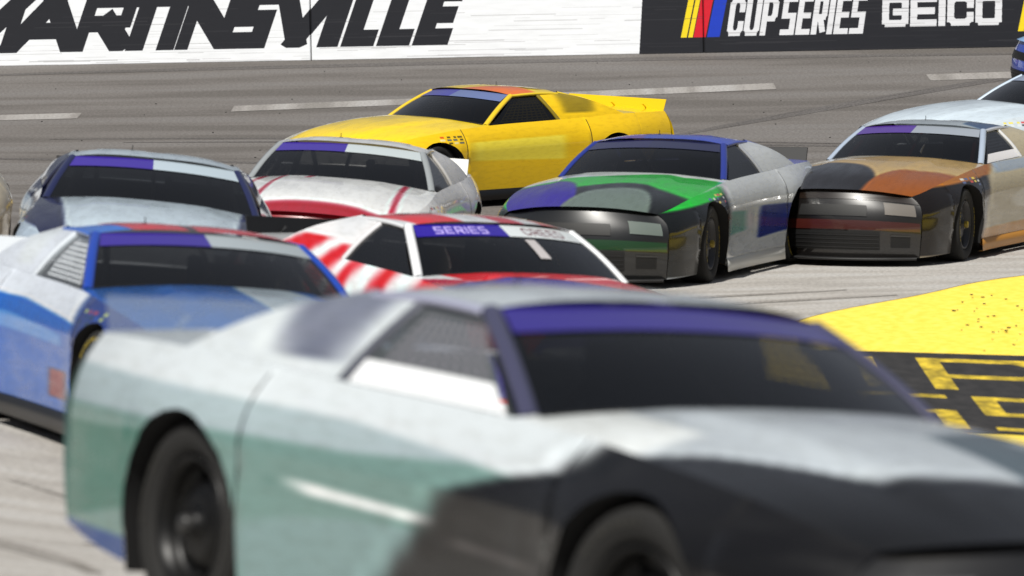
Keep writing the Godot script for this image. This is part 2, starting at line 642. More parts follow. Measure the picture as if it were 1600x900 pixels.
func build_infield() -> void:
	var edge := infield_edge()
	var smooth := []
	for i in edge.size() - 1:
		for k in 6:
			var p0: Vector2 = edge[maxi(i - 1, 0)]
			var p3: Vector2 = edge[mini(i + 2, edge.size() - 1)]
			smooth.append(edge[i].cubic_interpolate(edge[i + 1], p0, p3, k / 6.0))
	smooth.append(edge[-1])
	var yellow := StandardMaterial3D.new()
	yellow.albedo_texture = noise_tex(5, 0.02, 6, [0.15, 0.5, 0.85], [Color(0.93, 0.80, 0.24), Color(0.965, 0.85, 0.30), Color(0.985, 0.89, 0.40)], 1024)
	yellow.uv1_triplanar = true
	yellow.uv1_world_triplanar = true
	yellow.uv1_scale = Vector3(0.35, 0.35, 0.35)
	yellow.roughness = 0.75
	var lift := 0.11
	var rows := 16
	var st := begin()
	st.set_smooth_group(0)
	for p in smooth:
		for j in rows + 1:
			var q := p.lerp(Vector2(16.0, lerpf(-52.0, -27.0, clampf((p.y + 55.5) / 34.0, 0, 1))), float(j) / rows) as Vector2
			st.add_vertex(Vector3(q.x, ground_at(q.x, q.y) + lift, q.y))
	for i in smooth.size() - 1:
		for j in rows:
			var a := i * (rows + 1) + j
			for k in [a, a + rows + 2, a + 1, a, a + rows + 1, a + rows + 2]:
				st.add_index(k)
	struct("infield_pavement", done(st), yellow, "bright yellow painted infield pavement with black lettering, inside the turn", "pavement")
	# rounded kerb face
	var cs := begin()
	cs.set_smooth_group(0)
	for i in smooth.size():
		var p: Vector2 = smooth[i]
		var d: Vector2 = (smooth[mini(i + 1, smooth.size() - 1)] - smooth[maxi(i - 1, 0)]).normalized()
		var o := Vector2(d.y, -d.x)
		if o.dot(p - Vector2(9, -38)) < 0:
			o = -o
		for w in [[0.0, 0.114], [0.05, 0.10], [0.09, 0.05], [0.10, -0.05]]:
			var q: Vector2 = p + o * w[0]
			cs.add_vertex(Vector3(q.x, ground_at(q.x, q.y) + w[1], q.y))
	for i in smooth.size() - 1:
		for j in 3:
			var a := i * 4 + j
			for k in [a, a + 1, a + 5, a, a + 5, a + 4]:
				cs.add_index(k)
	struct("kerb", done(cs), yellow, "low yellow kerb along the edge of the infield", "kerb")
	# black lettering painted on the yellow pavement
	var img := Image.create(512, 1024, false, Image.FORMAT_RGB8)
	var yc := Color(0.72, 0.62, 0.16)
	var bk := Color(0.15, 0.145, 0.14)
	img.fill(bk)
	letter(img, "I", 40, 470, 120, 400, 44, 0.0, yc)
	letter(img, "P", 210, 470, 270, 400, 46, 0.0, yc)
	letter(img, "S", 20, 985, 200, 440, 44, 0.0, yc)
	letter(img, "S", 270, 985, 215, 440, 44, 0.0, yc)
	speckle(img, 0.45, 0.012, 9, 0.6)
	var pm := StandardMaterial3D.new()
	pm.albedo_texture = tex(img)
	pm.texture_repeat = false
	pm.roughness = 0.7
	var ls := begin()
	ls.set_smooth_group(0)
	var us := span(0, 1, 12)
	for u in us:
		for v in us:
			var z := lerpf(-40.9, -35.8, v)
			var x := lerpf(2.3, 4.2, u)
			ls.set_uv(Vector2(u, v))
			ls.add_vertex(Vector3(x, ground_at(x, z) + lift + 0.006, z))
	for i in 12:
		for j in 12:
			var a := i * 13 + j
			for k in [a, a + 14, a + 1, a, a + 13, a + 14]:
				ls.add_index(k)
	struct("pavement_marking", done(ls), pm, "black painted block with yellow letters on the infield pavement", "marking")


# ------------------------------------------------------------------ stock car shape
const NOSE := 2.28
const TAIL := -2.38


func half_width(x: float) -> float:
	return tab([-2.45, -2.1, -1.4, -0.5, 0.5, 1.4, 1.9, 2.15, 2.35], [0.87, 0.93, 0.965, 0.935, 0.935, 0.965, 0.92, 0.86, 0.76], x)


func belt(x: float) -> float:
	return tab([-2.45, -1.6, -0.6, 0.6, 1.3, 1.9, 2.3], [0.94, 0.945, 0.915, 0.885, 0.84, 0.76, 0.665], x)


func sill(x: float) -> float:
	return tab([-2.45, -1.9, -1.0, 1.0, 1.9, 2.3], [0.27, 0.19, 0.13, 0.12, 0.10, 0.085], x)


func crown(x: float) -> float:
	return tab([-2.4, -1.5, 0.6, 1.4, 2.3], [0.025, 0.035, 0.075, 0.085, 0.07], x)


func side_z(x: float, y: float) -> float:
	var t := clampf((y - 0.12) / (belt(x) - 0.12), 0.0, 1.0)
	var w := half_width(x) + 0.022 * sin(PI * t) - 0.085 * pow(maxf(0.0, (t - 0.74) / 0.26), 2.0)
	for c in [-1.39, 1.39]:
		w += 0.028 * exp(-pow((x - c) / 0.46, 4.0)) * smoothstep(0.05, 0.35, t) * (1.0 - smoothstep(0.72, 0.98, t))
	w += 0.010 * smoothstep(0.60, 0.66, t) * (1.0 - smoothstep(0.66, 0.80, t))
	return w


func arch_bottom(x: float) -> float:
	var b := sill(x)
	for c in [-1.39, 1.39]:
		var d := absf(x - c)
		if d < 0.41:
			b = maxf(b, 0.335 + sqrt(maxf(0.0, 0.41 * 0.41 - d * d)))
	return b


func side_stations() -> Array:
	var xs := []
	for x in span(TAIL, NOSE, 58):
		xs.append(x)
	for c in [-1.39, 1.39]:
		xs.append(c - 0.4101)
		xs.append(c + 0.4101)
		for k in 13:
			xs.append(c - 0.41 * cos(PI * k / 12.0) * 0.9999)
	xs.sort()
	return xs


func shape(key: String, make: Callable) -> Mesh:
	if not shapes.has(key):
		shapes[key] = make.call()
	return shapes[key]


func side_shape(s: float) -> ArrayMesh:
	var fn := func(x: float, t: float) -> Vector3:
		var y := lerpf(arch_bottom(x), belt(x), t)
		return Vector3(x, y, s * side_z(x, y))
	return sheet(side_stations(), [0.0, 0.1, 0.22, 0.34, 0.46, 0.57, 0.64, 0.70, 0.76, 0.82, 0.88, 0.94, 1.0], fn, uv_side if s > 0 else uv_side_left, s < 0)


func deck_point(u: float, s: float, a: float, b: float, bow_a: float, bow_b: float) -> Vector3:
	var xe := lerpf(a, b, u)
	var z := s * side_z(xe, belt(xe))
	var y := belt(xe) + crown(xe) * (1.0 - pow(absf(s), 2.4))
	if a > 0:   # hood: raised centre section
		y += 0.018 * smoothstep(0.62, 0.5, absf(s)) * smoothstep(0.0, 0.12, u) * smoothstep(1.0, 0.75, u)
	return Vector3(xe + lerpf(bow_a, bow_b, u) * (1.0 - s * s), y, z)


func hood_shape() -> ArrayMesh:
	var fn := func(u: float, s: float) -> Vector3: return deck_point(u, s, 0.50, NOSE, 0.24, 0.24)
	return sheet(span(0, 1, 22), span(-1, 1, 32), fn, uv_top)


func deck_shape() -> ArrayMesh:
	var fn := func(u: float, s: float) -> Vector3: return deck_point(u, s, -1.30, TAIL, -0.10, -0.08)
	return sheet(span(0, 1, 12), span(-1, 1, 20), fn, uv_top, true)


func fascia_point(s: float, t: float, off := 0.0) -> Vector3:
	var top := belt(NOSE) + crown(NOSE) * (1.0 - pow(absf(s), 2.4))
	var y := lerpf(sill(NOSE), top, t)
	var b := 0.24 * (1.0 - s * s) + 0.07 * sin(PI * minf(1.0, t * 0.9 + 0.1)) - 0.05 * pow(t, 3.0)
	return Vector3(NOSE + b * (1.0 - pow(absf(s), 8.0) * 0.6) + off, y, s * (side_z(NOSE, minf(y, belt(NOSE))) + 0.0))


func fascia_shape(s0: float, s1: float, t0: float, t1: float, off: float, n := 24, m := 12) -> ArrayMesh:
	var fn := func(s: float, t: float) -> Vector3: return fascia_point(s, t, off)
	var uvf := func(_p: Vector3, s: float, t: float) -> Vector2: return Vector2(0.5 + s * 0.5, 1.0 - t)
	return sheet(span(s0, s1, n), span(t0, t1, m), fn, uvf)


func tail_point(s: float, t: float, off := 0.0) -> Vector3:
	var top := belt(TAIL) + crown(TAIL) * (1.0 - pow(absf(s), 2.4))
	var y := lerpf(sill(TAIL), top, t)
	return Vector3(TAIL - 0.08 * (1.0 - s * s) - 0.05 * sin(PI * t) - off, y, s * side_z(TAIL, minf(y, belt(TAIL))))


func tail_shape(s0: float, s1: float, t0: float, t1: float, off: float, n := 20, m := 10) -> ArrayMesh:
	var fn := func(s: float, t: float) -> Vector3: return tail_point(s, t, off)
	var uvf := func(_p: Vector3, s: float, t: float) -> Vector2: return Vector2(0.5 + s * 0.5, 1.0 - t)
	return sheet(span(s0, s1, n), span(t0, t1, m), fn, uvf, true)


# windshield: s across, t from cowl to roof
func shield_point(s: float, t: float, off := 0.0) -> Vector3:
	var lo := Vector3(0.53 + 0.24 * (1.0 - s * s), 0.895 + 0.06 * (1.0 - pow(absf(s), 2.4)), s * 0.775)
	var hi := Vector3(-0.03 + 0.13 * (1.0 - s * s), 1.20 + 0.035 * (1.0 - s * s), s * 0.615)
	var p := lo.lerp(hi, t)
	return p + Vector3(0.45, 0.89, 0).normalized() * (0.02 * sin(PI * t) + off)


func shield_shape(s0: float, s1: float, t0: float, t1: float, off: float, n := 16, m := 8) -> ArrayMesh:
	var fn := func(s: float, t: float) -> Vector3: return shield_point(s, t, off)
	# read from in front of the car: the car's right side is on the left
	var uvf := func(_p: Vector3, s: float, t: float) -> Vector2: return Vector2((s1 - s) / (s1 - s0), 1.0 - (t - t0) / (t1 - t0))
	return sheet(span(s0, s1, n), span(t0, t1, m), fn, uvf)


func roof_point(u: float, s: float, off := 0.0) -> Vector3:
	var x := lerpf(-0.03 + 0.13 * (1.0 - s * s), -0.78 - 0.05 * (1.0 - s * s), u)
	var e := 1.195 + 0.012 * sin(PI * u)
	var y := e + 0.066 * (1.0 - pow(absf(s), 3.2)) * (0.62 + 0.38 * sin(PI * clampf(u * 0.8 + 0.25, 0, 1))) + off
	return Vector3(x, y, s * lerpf(0.65, 0.625, u))


func roof_shape(s0: float, s1: float, u0: float, u1: float, off: float, n := 20, m := 12) -> ArrayMesh:
	var fn := func(s: float, u: float) -> Vector3: return roof_point(u, s, off)
	return sheet(span(s0, s1, n), span(u0, u1, m), fn, uv_top)


func rear_window_shape() -> ArrayMesh:
	var fn := func(s: float, t: float) -> Vector3:
		var lo := Vector3(-1.52 - 0.06 * (1.0 - s * s), 0.955 + 0.03 * (1.0 - s * s), s * 0.70)
		var hi := Vector3(-0.78 - 0.05 * (1.0 - s * s), 1.20 + 0.035 * (1.0 - s * s), s * 0.595)
		return lo.lerp(hi, t) + Vector3(-0.01, 0.03, 0) * sin(PI * t)
	return sheet(span(-1, 1, 14), span(0, 1, 6), fn, uv_plain, true)


# sail panel beside the rear window
func sail_point(u: float, t: float, s: float) -> Vector3:
	var lo := Vector3(lerpf(-0.62, -1.62, u), 0.0, 0.0)
	lo.y = belt(lo.x)
	lo.z = side_z(lo.x, lo.y) - 0.004
	var hi := Vector3(lerpf(-0.44, -0.80, u), 1.20, lerpf(0.642, 0.625, u))
	var p := lo.lerp(hi, t)
	p.z += 0.022 * sin(PI * t)
	p.y += 0.03 * sin(PI * t) * u
	return Vector3(p.x, p.y, s * p.z)


func sail_shape(s: float) -> ArrayMesh:
	var fn := func(u: float, t: float) -> Vector3: return sail_point(u, t, s)
	return sheet(span(0, 1, 10), span(0, 1, 8), fn, uv_side if s > 0 else uv_side_left, s > 0)


func sail_edge_shape(s: float) -> ArrayMesh:
	# closes the gap between the sail panel and the rear window
	var fn := func(t: float, k: float) -> Vector3:
		var a := sail_point(1.0, t, s)
		var b := Vector3(lerpf(-1.54, -0.80, t), lerpf(0.955, 1.205, t) + 0.02 * sin(PI * t), s * lerpf(0.69, 0.59, t))
		return a.lerp(b, k) + Vector3(0, 0.012 * sin(PI * k), 0)
	return sheet(span(0, 1, 8), span(0, 1, 4), fn, uv_top, s > 0)


func window_point(u: float, t: float, s: float, off := 0.0) -> Vector3:
	# u from the pillar at the windshield back to the middle pillar
	var lo := Vector3(lerpf(0.47, -0.60, u), 0, 0)
	lo.y = belt(lo.x) - 0.005
	lo.z = side_z(lo.x, belt(lo.x)) - 0.02
	var hi := Vector3(lerpf(-0.06, -0.45, u), 1.185, 0.635)
	var p := lo.lerp(hi, t)
	p.z += 0.018 * sin(PI * t) + off
	return Vector3(p.x, p.y, s * p.z)


func window_shape(s: float, off: float, t0 := 0.0, t1 := 1.0, u0 := 0.0, u1 := 1.0) -> ArrayMesh:
	var fn := func(u: float, t: float) -> Vector3: return window_point(u, t, s, off)
	return sheet(span(u0, u1, 10), span(t0, t1, 8), fn, uv_plain, s > 0)


func net_shape(s: float) -> ArrayMesh:
	# webbing straps, crossing one above the other
	var st := begin()
	st.set_smooth_group(-1)
	for k in 9:
		var t := 0.08 + 0.80 * k / 8.0
		for i in 8:
			var a := window_point(0.16 + 0.76 * i / 8.0, t - 0.018, s, -0.035)
			var b := window_point(0.16 + 0.76 * (i + 1) / 8.0, t - 0.018, s, -0.035)
			var c := window_point(0.16 + 0.76 * (i + 1) / 8.0, t + 0.018, s, -0.035)
			var d := window_point(0.16 + 0.76 * i / 8.0, t + 0.018, s, -0.035)
			for p in [a, b, c, a, c, d]:
				st.add_vertex(p)
	for k in 10:
		var u := 0.17 + 0.74 * k / 9.0
		for i in 6:
			var a := window_point(u - 0.012, 0.06 + 0.84 * i / 6.0, s, -0.040)
			var b := window_point(u + 0.012, 0.06 + 0.84 * i / 6.0, s, -0.040)
			var c := window_point(u + 0.012, 0.06 + 0.84 * (i + 1) / 6.0, s, -0.040)
			var d := window_point(u - 0.012, 0.06 + 0.84 * (i + 1) / 6.0, s, -0.040)
			for p in [a, b, c, a, c, d]:
				st.add_vertex(p)
	return done(st)


func a_pillar_shape(s: float) -> ArrayMesh:
	var pts := []
	for k in 9:
		var t := k / 8.0
		var p := Vector3(0.52, 0.885, 0.80).lerp(Vector3(-0.035, 1.192, 0.632), t) + Vector3(0.008, 0.014, 0.006) * sin(PI * t)
		pts.append(Vector3(p.x, p.y, s * p.z))
	return tube(pts, 0.034, 0.024, Vector3(-0.5, 0, s), 10)


func rail_shape(s: float) -> ArrayMesh:
	var pts := []
	for k in 9:
		var u := k / 8.0
		var p := roof_point(u, s)
		pts.append(p + Vector3(0, -0.008, 0))
	return tube(pts, 0.024, 0.018, Vector3(0, 0, s), 8)


func b_pillar_shape(s: float) -> ArrayMesh:
	var pts := []
	for k in 7:
		pts.append(window_point(1.0, k / 6.0, s, 0.004))
	return tube(pts, 0.03, 0.018, Vector3(1, 0, 0), 8)


func well_shape(c: float, s: float) -> ArrayMesh:
	var fn := func(a: float, k: float) -> Vector3:
		var x := c - cos(a) * 0.41
		var y := 0.335 + sin(a) * 0.41 if a > 0 and a < PI else 0.335
		if a < 0:
			y = 0.335 + a * 0.42
			x = c - 0.41
		elif a > PI:
			y = 0.335 - (a - PI) * 0.42
			x = c + 0.41
		return Vector3(x, y, s * (side_z(x, maxf(y, 0.14)) - 0.004 - 0.38 * k))
	return sheet([-0.45] + span(0, PI, 20) + [PI + 0.45], [0.0, 1.0], fn, uv_plain)


func skirt_shape(s: float) -> ArrayMesh:
	var fn := func(x: float, v: float) -> Vector3:
		var o: Vector2 = [Vector2(-0.012, 0.19), Vector2(0.016, 0.185), Vector2(0.022, 0.07), Vector2(-0.02, 0.065)][int(v)]
		return Vector3(x, o.y, s * (side_z(x, 0.15) + o.x))
	return sheet(span(-0.96, 0.96, 16), [0, 1, 2, 3], fn, uv_plain, s < 0)


func splitter_shape() -> ArrayMesh:
	var fn := func(s: float, v: float) -> Vector3:
		var p := fascia_point(s, 0.0)
		var o: Vector2 = [Vector2(-0.12, 0.115), Vector2(0.045, 0.110), Vector2(0.055, 0.098), Vector2(0.045, 0.085), Vector2(-0.12, 0.08)][int(v)]
		return Vector3(p.x + o.x + 0.03, o.y - 0.02, p.z)
	return sheet(span(-1, 1, 24), [0, 1, 2, 3, 4], fn, uv_plain)


func tyre_shape() -> ArrayMesh:
	return lathe([[0.235, 0.10], [0.25, 0.128], [0.29, 0.142], [0.325, 0.142], [0.346, 0.128], [0.352, 0.10], [0.354, 0.04], [0.354, -0.04], [0.352, -0.10], [0.346, -0.128], [0.325, -0.142], [0.25, -0.128], [0.235, -0.10]], 40)


func rim_shape() -> ArrayMesh:
	return lathe([[0.236, 0.10], [0.236, 0.125], [0.222, 0.125], [0.212, 0.07], [0.20, 0.04], [0.16, 0.045], [0.13, 0.085], [0.085, 0.095], [0.05, 0.09], [0.045, 0.12], [0.0, 0.122]], 32)


func holes_shape() -> ArrayMesh:
	var st := begin()
	for k in 8:
		var a := TAU * k / 8.0
		box(st, Vector3(cos(a) * 0.178, sin(a) * 0.178, 0.052), Vector3(0.035, 0.07, 0.012), Basis(Vector3(0, 0, 1), a), 0.005)
	return done(st)


func nut_shape() -> ArrayMesh:
	return lathe([[0.036, 0.118], [0.036, 0.150], [0.026, 0.158], [0.0, 0.158]], 6)


func arcs_shape() -> ArrayMesh:
	# raised coloured arcs on the tyre wall
	var st := begin()
	st.set_smooth_group(-1)
	for h in 2:
		for k in 9:
			var pts := []
			for w in [[0, 0.292], [1, 0.292], [1, 0.312], [0, 0.312]]:
				var a: float = PI * h + 0.9 + (k + w[0] * (0.5 + 0.35 * ((k * 7) % 3) / 2.0)) * 0.11
				pts.append(Vector3(cos(a) * w[1], sin(a) * w[1], 0.146))
			for i in [0, 2, 1, 0, 3, 2]:
				st.add_vertex(pts[i])
	return done(st)


func add_wheel(parent: Node3D, x: float, s: float, steer: float, lv: Dictionary) -> void:
	var w := Node3D.new()
	var k := 0
	var n := "wheel"
	while parent.has_node(n):
		k += 1
		n = "wheel_%03d" % k
	w.name = n
	parent.add_child(w)
	w.position = Vector3(x, 0.354, s * 0.815)
	w.rotation.y = (0.0 if s > 0 else PI) + steer
	w.rotate_object_local(Vector3(0, 0, 1), x * 2.0 + s)
	obj("tyre", shape("tyre", tyre_shape), mats["tyre"], w)
	obj("rim", shape("rim", rim_shape), flat(lv.get("rim", Color(0.22, 0.22, 0.23)), 0.4, 0.5), w)
	obj("rim_slots", shape("rim_slots", holes_shape), flat(Color(0.02, 0.02, 0.02)), w).set_meta("kind", "stuff")
	obj("wheel_nut", shape("nut", nut_shape), flat(lv.get("nut", Color(0.5, 0.43, 0.10)), 0.4, 0.3), w)
	obj("tyre_lettering", shape("tyre_lettering", arcs_shape), flat(lv.get("tyre_mark", Color(0.55, 0.48, 0.10))), w).set_meta("kind", "stuff")


# ------------------------------------------------------------------ livery images
const SIDE_W := 1024
const SIDE_H := 266


func side_image(lv: Dictionary, left: bool, seed_: int) -> Image:
	var img := Image.create(SIDE_W, SIDE_H, false, Image.FORMAT_RGB8)
	img.fill(lv.side)
	for op in lv.get("side_marks", []):
		var pts := []
		for i in range(0, op[0].size(), 2):
			pts.append(Vector2((op[0][i] + 2.5) / 5.0 * SIDE_W, (1.3 - op[0][i + 1]) / 1.3 * SIDE_H))
		fill_poly(img, rounded(pts) if op.size() > 2 else pts, op[1])
	fade(img, 24, 3)
	panel_lines(img, seed_, lv)
	if left:
		img.flip_x()
	return img


func panel_lines(img: Image, seed_: int, lv: Dictionary) -> void:
	# door and fender seams, small rectangular stickers on the front fender
	var px := func(x: float, y: float) -> Vector2: return Vector2((x + 2.5) / 5.0 * SIDE_W, (1.3 - y) / 1.3 * SIDE_H)
	for x in [0.98, -0.99]:
		var a: Vector2 = px.call(x, 0.90)
		img.fill_rect(Rect2i(int(a.x), int(a.y), 2, 150), Color(0.04, 0.04, 0.04))
	var rng := RandomNumberGenerator.new()
	rng.seed = seed_
	for r in 3:
		for c in 5:
			if rng.randf() < 0.2 or lv.has("clear_spoiler"):
				continue
			var a: Vector2 = px.call(0.99 + 0.02 + c * 0.0, 0.0)
			a = px.call(1.02 + c * 0.09, 0.80 - r * 0.032)
			var col: Color = [Color(0.85, 0.86, 0.86), Color(0.75, 0.1, 0.1), Color(0.1, 0.2, 0.5), Color(0.9, 0.8, 0.2), Color(0.08, 0.08, 0.08)][rng.randi() % 5]
			img.fill_rect(Rect2i(int(a.x), int(a.y), rng.randi_range(8, 15), 4), col.lerp(lv.side, 0.35))


func top_image(lv: Dictionary) -> Image:
	var img := Image.create(768, 308, false, Image.FORMAT_RGB8)
	img.fill(lv.top)
	for op in lv.get("top_marks", []):
		var pts := []
		for i in range(0, op[0].size(), 2):
			pts.append(Vector2((op[0][i] + 2.5) / 5.0 * 768, (op[0][i + 1] + 1.0) / 2.0 * 308))
		fill_poly(img, rounded(pts) if op.size() > 2 else pts, op[1])
	fade(img, 10, 4)
	return img


# printed colour fades of the wrap
func fade(img: Image, nx: int, ny: int) -> void:
	var w := img.get_width()
	var h := img.get_height()
	img.resize(w / nx, h / ny, Image.INTERPOLATE_LANCZOS)
	img.resize(w, h, Image.INTERPOLATE_CUBIC)


func rounded(pts: Array) -> Array:
	var out := []
	var n := pts.size()
	for i in n:
		for k in 8:
			out.append(pts[i].cubic_interpolate(pts[(i + 1) % n], pts[(i + n - 1) % n], pts[(i + 2) % n], k / 8.0))
	return out


func paint(img: Image) -> StandardMaterial3D:
	var m := StandardMaterial3D.new()
	m.albedo_texture = tex(img)
	m.texture_repeat = false
	m.roughness = 0.32
	m.metallic_specular = 0.5
	m.clearcoat_enabled = true
	m.clearcoat = 0.75
	m.clearcoat_roughness = 0.05
	m.detail_enabled = true
	m.detail_blend_mode = BaseMaterial3D.BLEND_MODE_MUL
	m.detail_albedo = mats["grime"]
	m.roughness_texture = mats["wear"]
	m.roughness = 0.6
	m.metallic_specular = 0.3
	return m


func banner_mat(s: String, bg: Color, fg: Color, w := 42.0) -> StandardMaterial3D:
	var key := "banner %s %s" % [s, bg]
	if not mats.has(key):
		var img := Image.create(512, 96, false, Image.FORMAT_RGB8)
		img.fill(bg)
		var total := 0.0
		for ch in s:
			total += (16.0 if ch == "I" else w) + 10
		text(img, s, 256 - total / 2, 78, w, 60, 12, 10, 0.0, fg)
		mats[key] = paint(img)
	return mats[key]


# ------------------------------------------------------------------ one stock car
func stock_car(called: String, lv: Dictionary, x: float, z: float, phi: float, seed_: int) -> Node3D:
	var car := Node3D.new()
	car.name = numbered(called)
	add_child(car)
	# stand it on the track: phi is its heading, from straight at the camera towards the right
	var f := Vector2(sin(phi), cos(phi))
	var r := Vector2(-f.y, f.x)
	var yf := ground_at(x + f.x * 1.4, z + f.y * 1.4)
	var yb := ground_at(x - f.x * 1.4, z - f.y * 1.4)
	var yr := ground_at(x + r.x * 0.8, z + r.y * 0.8)
	var yl := ground_at(x - r.x * 0.8, z - r.y * 0.8)
	var bx := Vector3(f.x, (yf - yb) / 2.8, f.y).normalized()
	var bz := Vector3(r.x, (yr - yl) / 1.6, r.y).normalized()
	var by := bz.cross(bx).normalized()
	bz = bx.cross(by).normalized()
	car.transform = Transform3D(Basis(bx, by, bz), Vector3(x, (yf + yb + yr + yl) / 4.0 + 0.004, z))
	tag(car, lv.label, "race car", "stock cars racing through the turn")
	var top := paint(top_image(lv))
	var black := flat(Color(0.03, 0.03, 0.032), 0.55)
	var dark := flat(Color(0.05, 0.05, 0.055), 0.8)
	for s in [1.0, -1.0]:
		var sk := "r" if s > 0 else "l"
		var sm := paint(side_image(lv, s < 0, seed_))
		obj("side_panel", shape("side" + sk, side_shape.bind(s)), sm, car)
		obj("sail_panel", shape("sail" + sk, sail_shape.bind(s)), sm, car)
		obj("rear_pillar", shape("edge" + sk, sail_edge_shape.bind(s)), gloss(lv.get("sail_edge", lv.top)), car)
		obj("windshield_pillar", shape("apil" + sk, a_pillar_shape.bind(s)), gloss(lv.get("pillar", lv.top)), car)
		obj("middle_pillar", shape("bpil" + sk, b_pillar_shape.bind(s)), gloss(lv.get("bpillar", lv.side)), car)
		obj("roof_rail", shape("rail" + sk, rail_shape.bind(s)), gloss(lv.get("rail", lv.top)), car)
		var win := obj("side_window", shape("win" + sk, window_shape.bind(s, 0.0)), mats["clear"] if lv.get("clear_window", false) else mats["glass"], car)
		if lv.has("net"):
			obj("window_net", shape("net" + sk, net_shape.bind(s)), flat(lv.net, 0.7), win)
		if lv.has("net_band"):
			obj("net_border", shape("band" + sk, window_shape.bind(s, 0.006, 0.02, 0.30, 0.04, 0.98)), flat(lv.net_band, 0.4), win)
		obj("side_skirt", shape("skirt" + sk, skirt_shape.bind(s)), flat(lv.get("skirt", Color(0.04, 0.04, 0.045)), 0.4), car)
		for c in [-1.39, 1.39]:
			obj("wheel_well", shape("well%s%s" % [sk, c], well_shape.bind(c, s)), dark, car)
			add_wheel(car, c, s, 0.10 if c > 0 else 0.0, lv)
	obj("hood", shape("hood", hood_shape), top, car)
	obj("deck_lid", shape("deck", deck_shape), top, car)
	var roof := obj("roof", shape("roof", roof_shape.bind(-1.0, 1.0, 0.0, 1.0, 0.0)), top, car)
	obj("windshield_cowl", shape("cowl", cowl_shape), black, car)
	var fl := roof_flaps()
	obj("roof_flap", fl[0], gloss(lv.get("flap", lv.top)), roof)
	obj("roof_flap", fl[1], gloss(lv.get("flap", lv.top)), roof)
	obj("antenna", shape("antenna", antenna_shape), black, roof)
	var fascia := obj("front_bumper", shape("fascia", fascia_shape.bind(-1.0, 1.0, 0.0, 1.0, 0.0)), gloss(lv.nose), car)
	obj("grille", shape("grille", fascia_shape.bind(-0.58, 0.58, 0.12, 0.40, 0.008)), black, fascia)
	for k in 4:
		var t := 0.155 + 0.06 * k
		obj("grille_slat", shape("slat%d" % k, fascia_shape.bind(-0.57, 0.57, t, t + 0.014, 0.016, 20, 1)), flat(Color(0.11, 0.11, 0.115), 0.4), fascia)
	obj("grille_opening", shape("grille2", fascia_shape.bind(-0.42, 0.42, 0.62, 0.78, 0.008)), black, fascia)
	for s in [[-0.94, -0.62], [0.62, 0.94]]:
		obj("headlight", shape("lamp%s" % s[0], fascia_shape.bind(s[0], s[1], 0.66, 0.84, 0.009, 8, 5)), gloss(lv.get("lamp", Color(0.55, 0.57, 0.6))), fascia)
	if lv.has("nose_band"):
		obj("bumper_stripe", shape("nband", fascia_shape.bind(-0.99, 0.99, 0.42, 0.56, 0.006)), gloss(lv.nose_band), fascia)
	if lv.has("nose_top"):
		obj("nose_cap", shape("ncap", fascia_shape.bind(-0.995, 0.995, 0.86, 0.995, 0.005)), gloss(lv.nose_top), fascia)
	for sx in [-1.0, 1.0]:
		obj("brake_duct", shape("duct%s" % sx, fascia_shape.bind(sx * 0.80 - 0.10, sx * 0.80 + 0.10, 0.16, 0.34, 0.009, 6, 4)), black, fascia)
		obj("duct_rim", shape("ductr%s" % sx, fascia_shape.bind(sx * 0.80 - 0.10, sx * 0.80 + 0.10, 0.335, 0.36, 0.016, 6, 1)), flat(Color(0.2, 0.2, 0.2), 0.4), fascia)
	obj("splitter", shape("splitter", splitter_shape), black, fascia)
	var tail := obj("rear_bumper", shape("tail", tail_shape.bind(-1.0, 1.0, 0.0, 1.0, 0.0)), gloss(lv.get("tail", lv.side)), car)
	for s in [[-0.9, -0.45], [0.45, 0.9]]:
		obj("tail_light", shape("tlamp%s" % s[0], tail_shape.bind(s[0], s[1], 0.62, 0.80, 0.008, 8, 4)), gloss(Color(0.5, 0.03, 0.04)), tail)
	obj("spoiler", shape("spoiler", spoiler_shape), mats["clear"] if lv.get("clear_spoiler", false) else flat(lv.get("spoiler", Color(0.06, 0.06, 0.065)), 0.35), car)
	var shield := obj("windshield", shape("shield", shield_shape.bind(-1.0, 1.0, 0.0, 1.0, 0.0)), mats["glass"], car)
	obj("windshield_banner", shape("ban_r", shield_shape.bind(0.02, 0.985, 0.72, 0.99, 0.005)), lv.get("banner_one", gloss(Color(0.19, 0.08, 0.55))), shield)
	obj("windshield_banner", shape("ban_l", shield_shape.bind(-0.985, 0.02, 0.72, 0.99, 0.005)), lv.get("banner_two", gloss(Color(0.80, 0.83, 0.85))), shield)
	if lv.has("tab"):
		obj("windshield_sticker", shape("tab", shield_shape.bind(-0.24, -0.12, 0.28, 0.66, 0.006, 4, 4)), gloss(lv.tab), shield)
	obj("rear_window", shape("rearwin", rear_window_shape), mats["glass"], car)
	# inside
	obj("cockpit_floor", shape("tub", one_box.bind(Vector3(-0.35, 0.42, 0), Vector3(1.9, 0.5, 1.6))), dark, car)
	obj("dashboard", shape("dash", dash_shape), flat(lv.get("dash", Color(0.08, 0.08, 0.085)), 0.7), car)
	obj("seat", shape("seat", seat_shape), flat(lv.get("seat", Color(0.16, 0.17, 0.18)), 0.7), car)
	if bars.is_empty():
		bars = cage_bars()
	for b in bars:
		obj("roll_bar", b, flat(lv.get("cage", Color(0.2, 0.2, 0.21)), 0.5), car)
	obj("floor_pan", shape("pan", one_box.bind(Vector3(0.0, 0.17, 0), Vector3(4.3, 0.10, 1.1))), black, car)
	return car


func cowl_shape() -> ArrayMesh:
	var fn := func(s: float, u: float) -> Vector3: return deck_point(u, s * 0.94, 0.50, NOSE, 0.24, 0.24) + Vector3(0, 0.004, 0)
	return sheet(span(-1, 1, 24), span(0.012, 0.034, 1), fn, uv_plain)


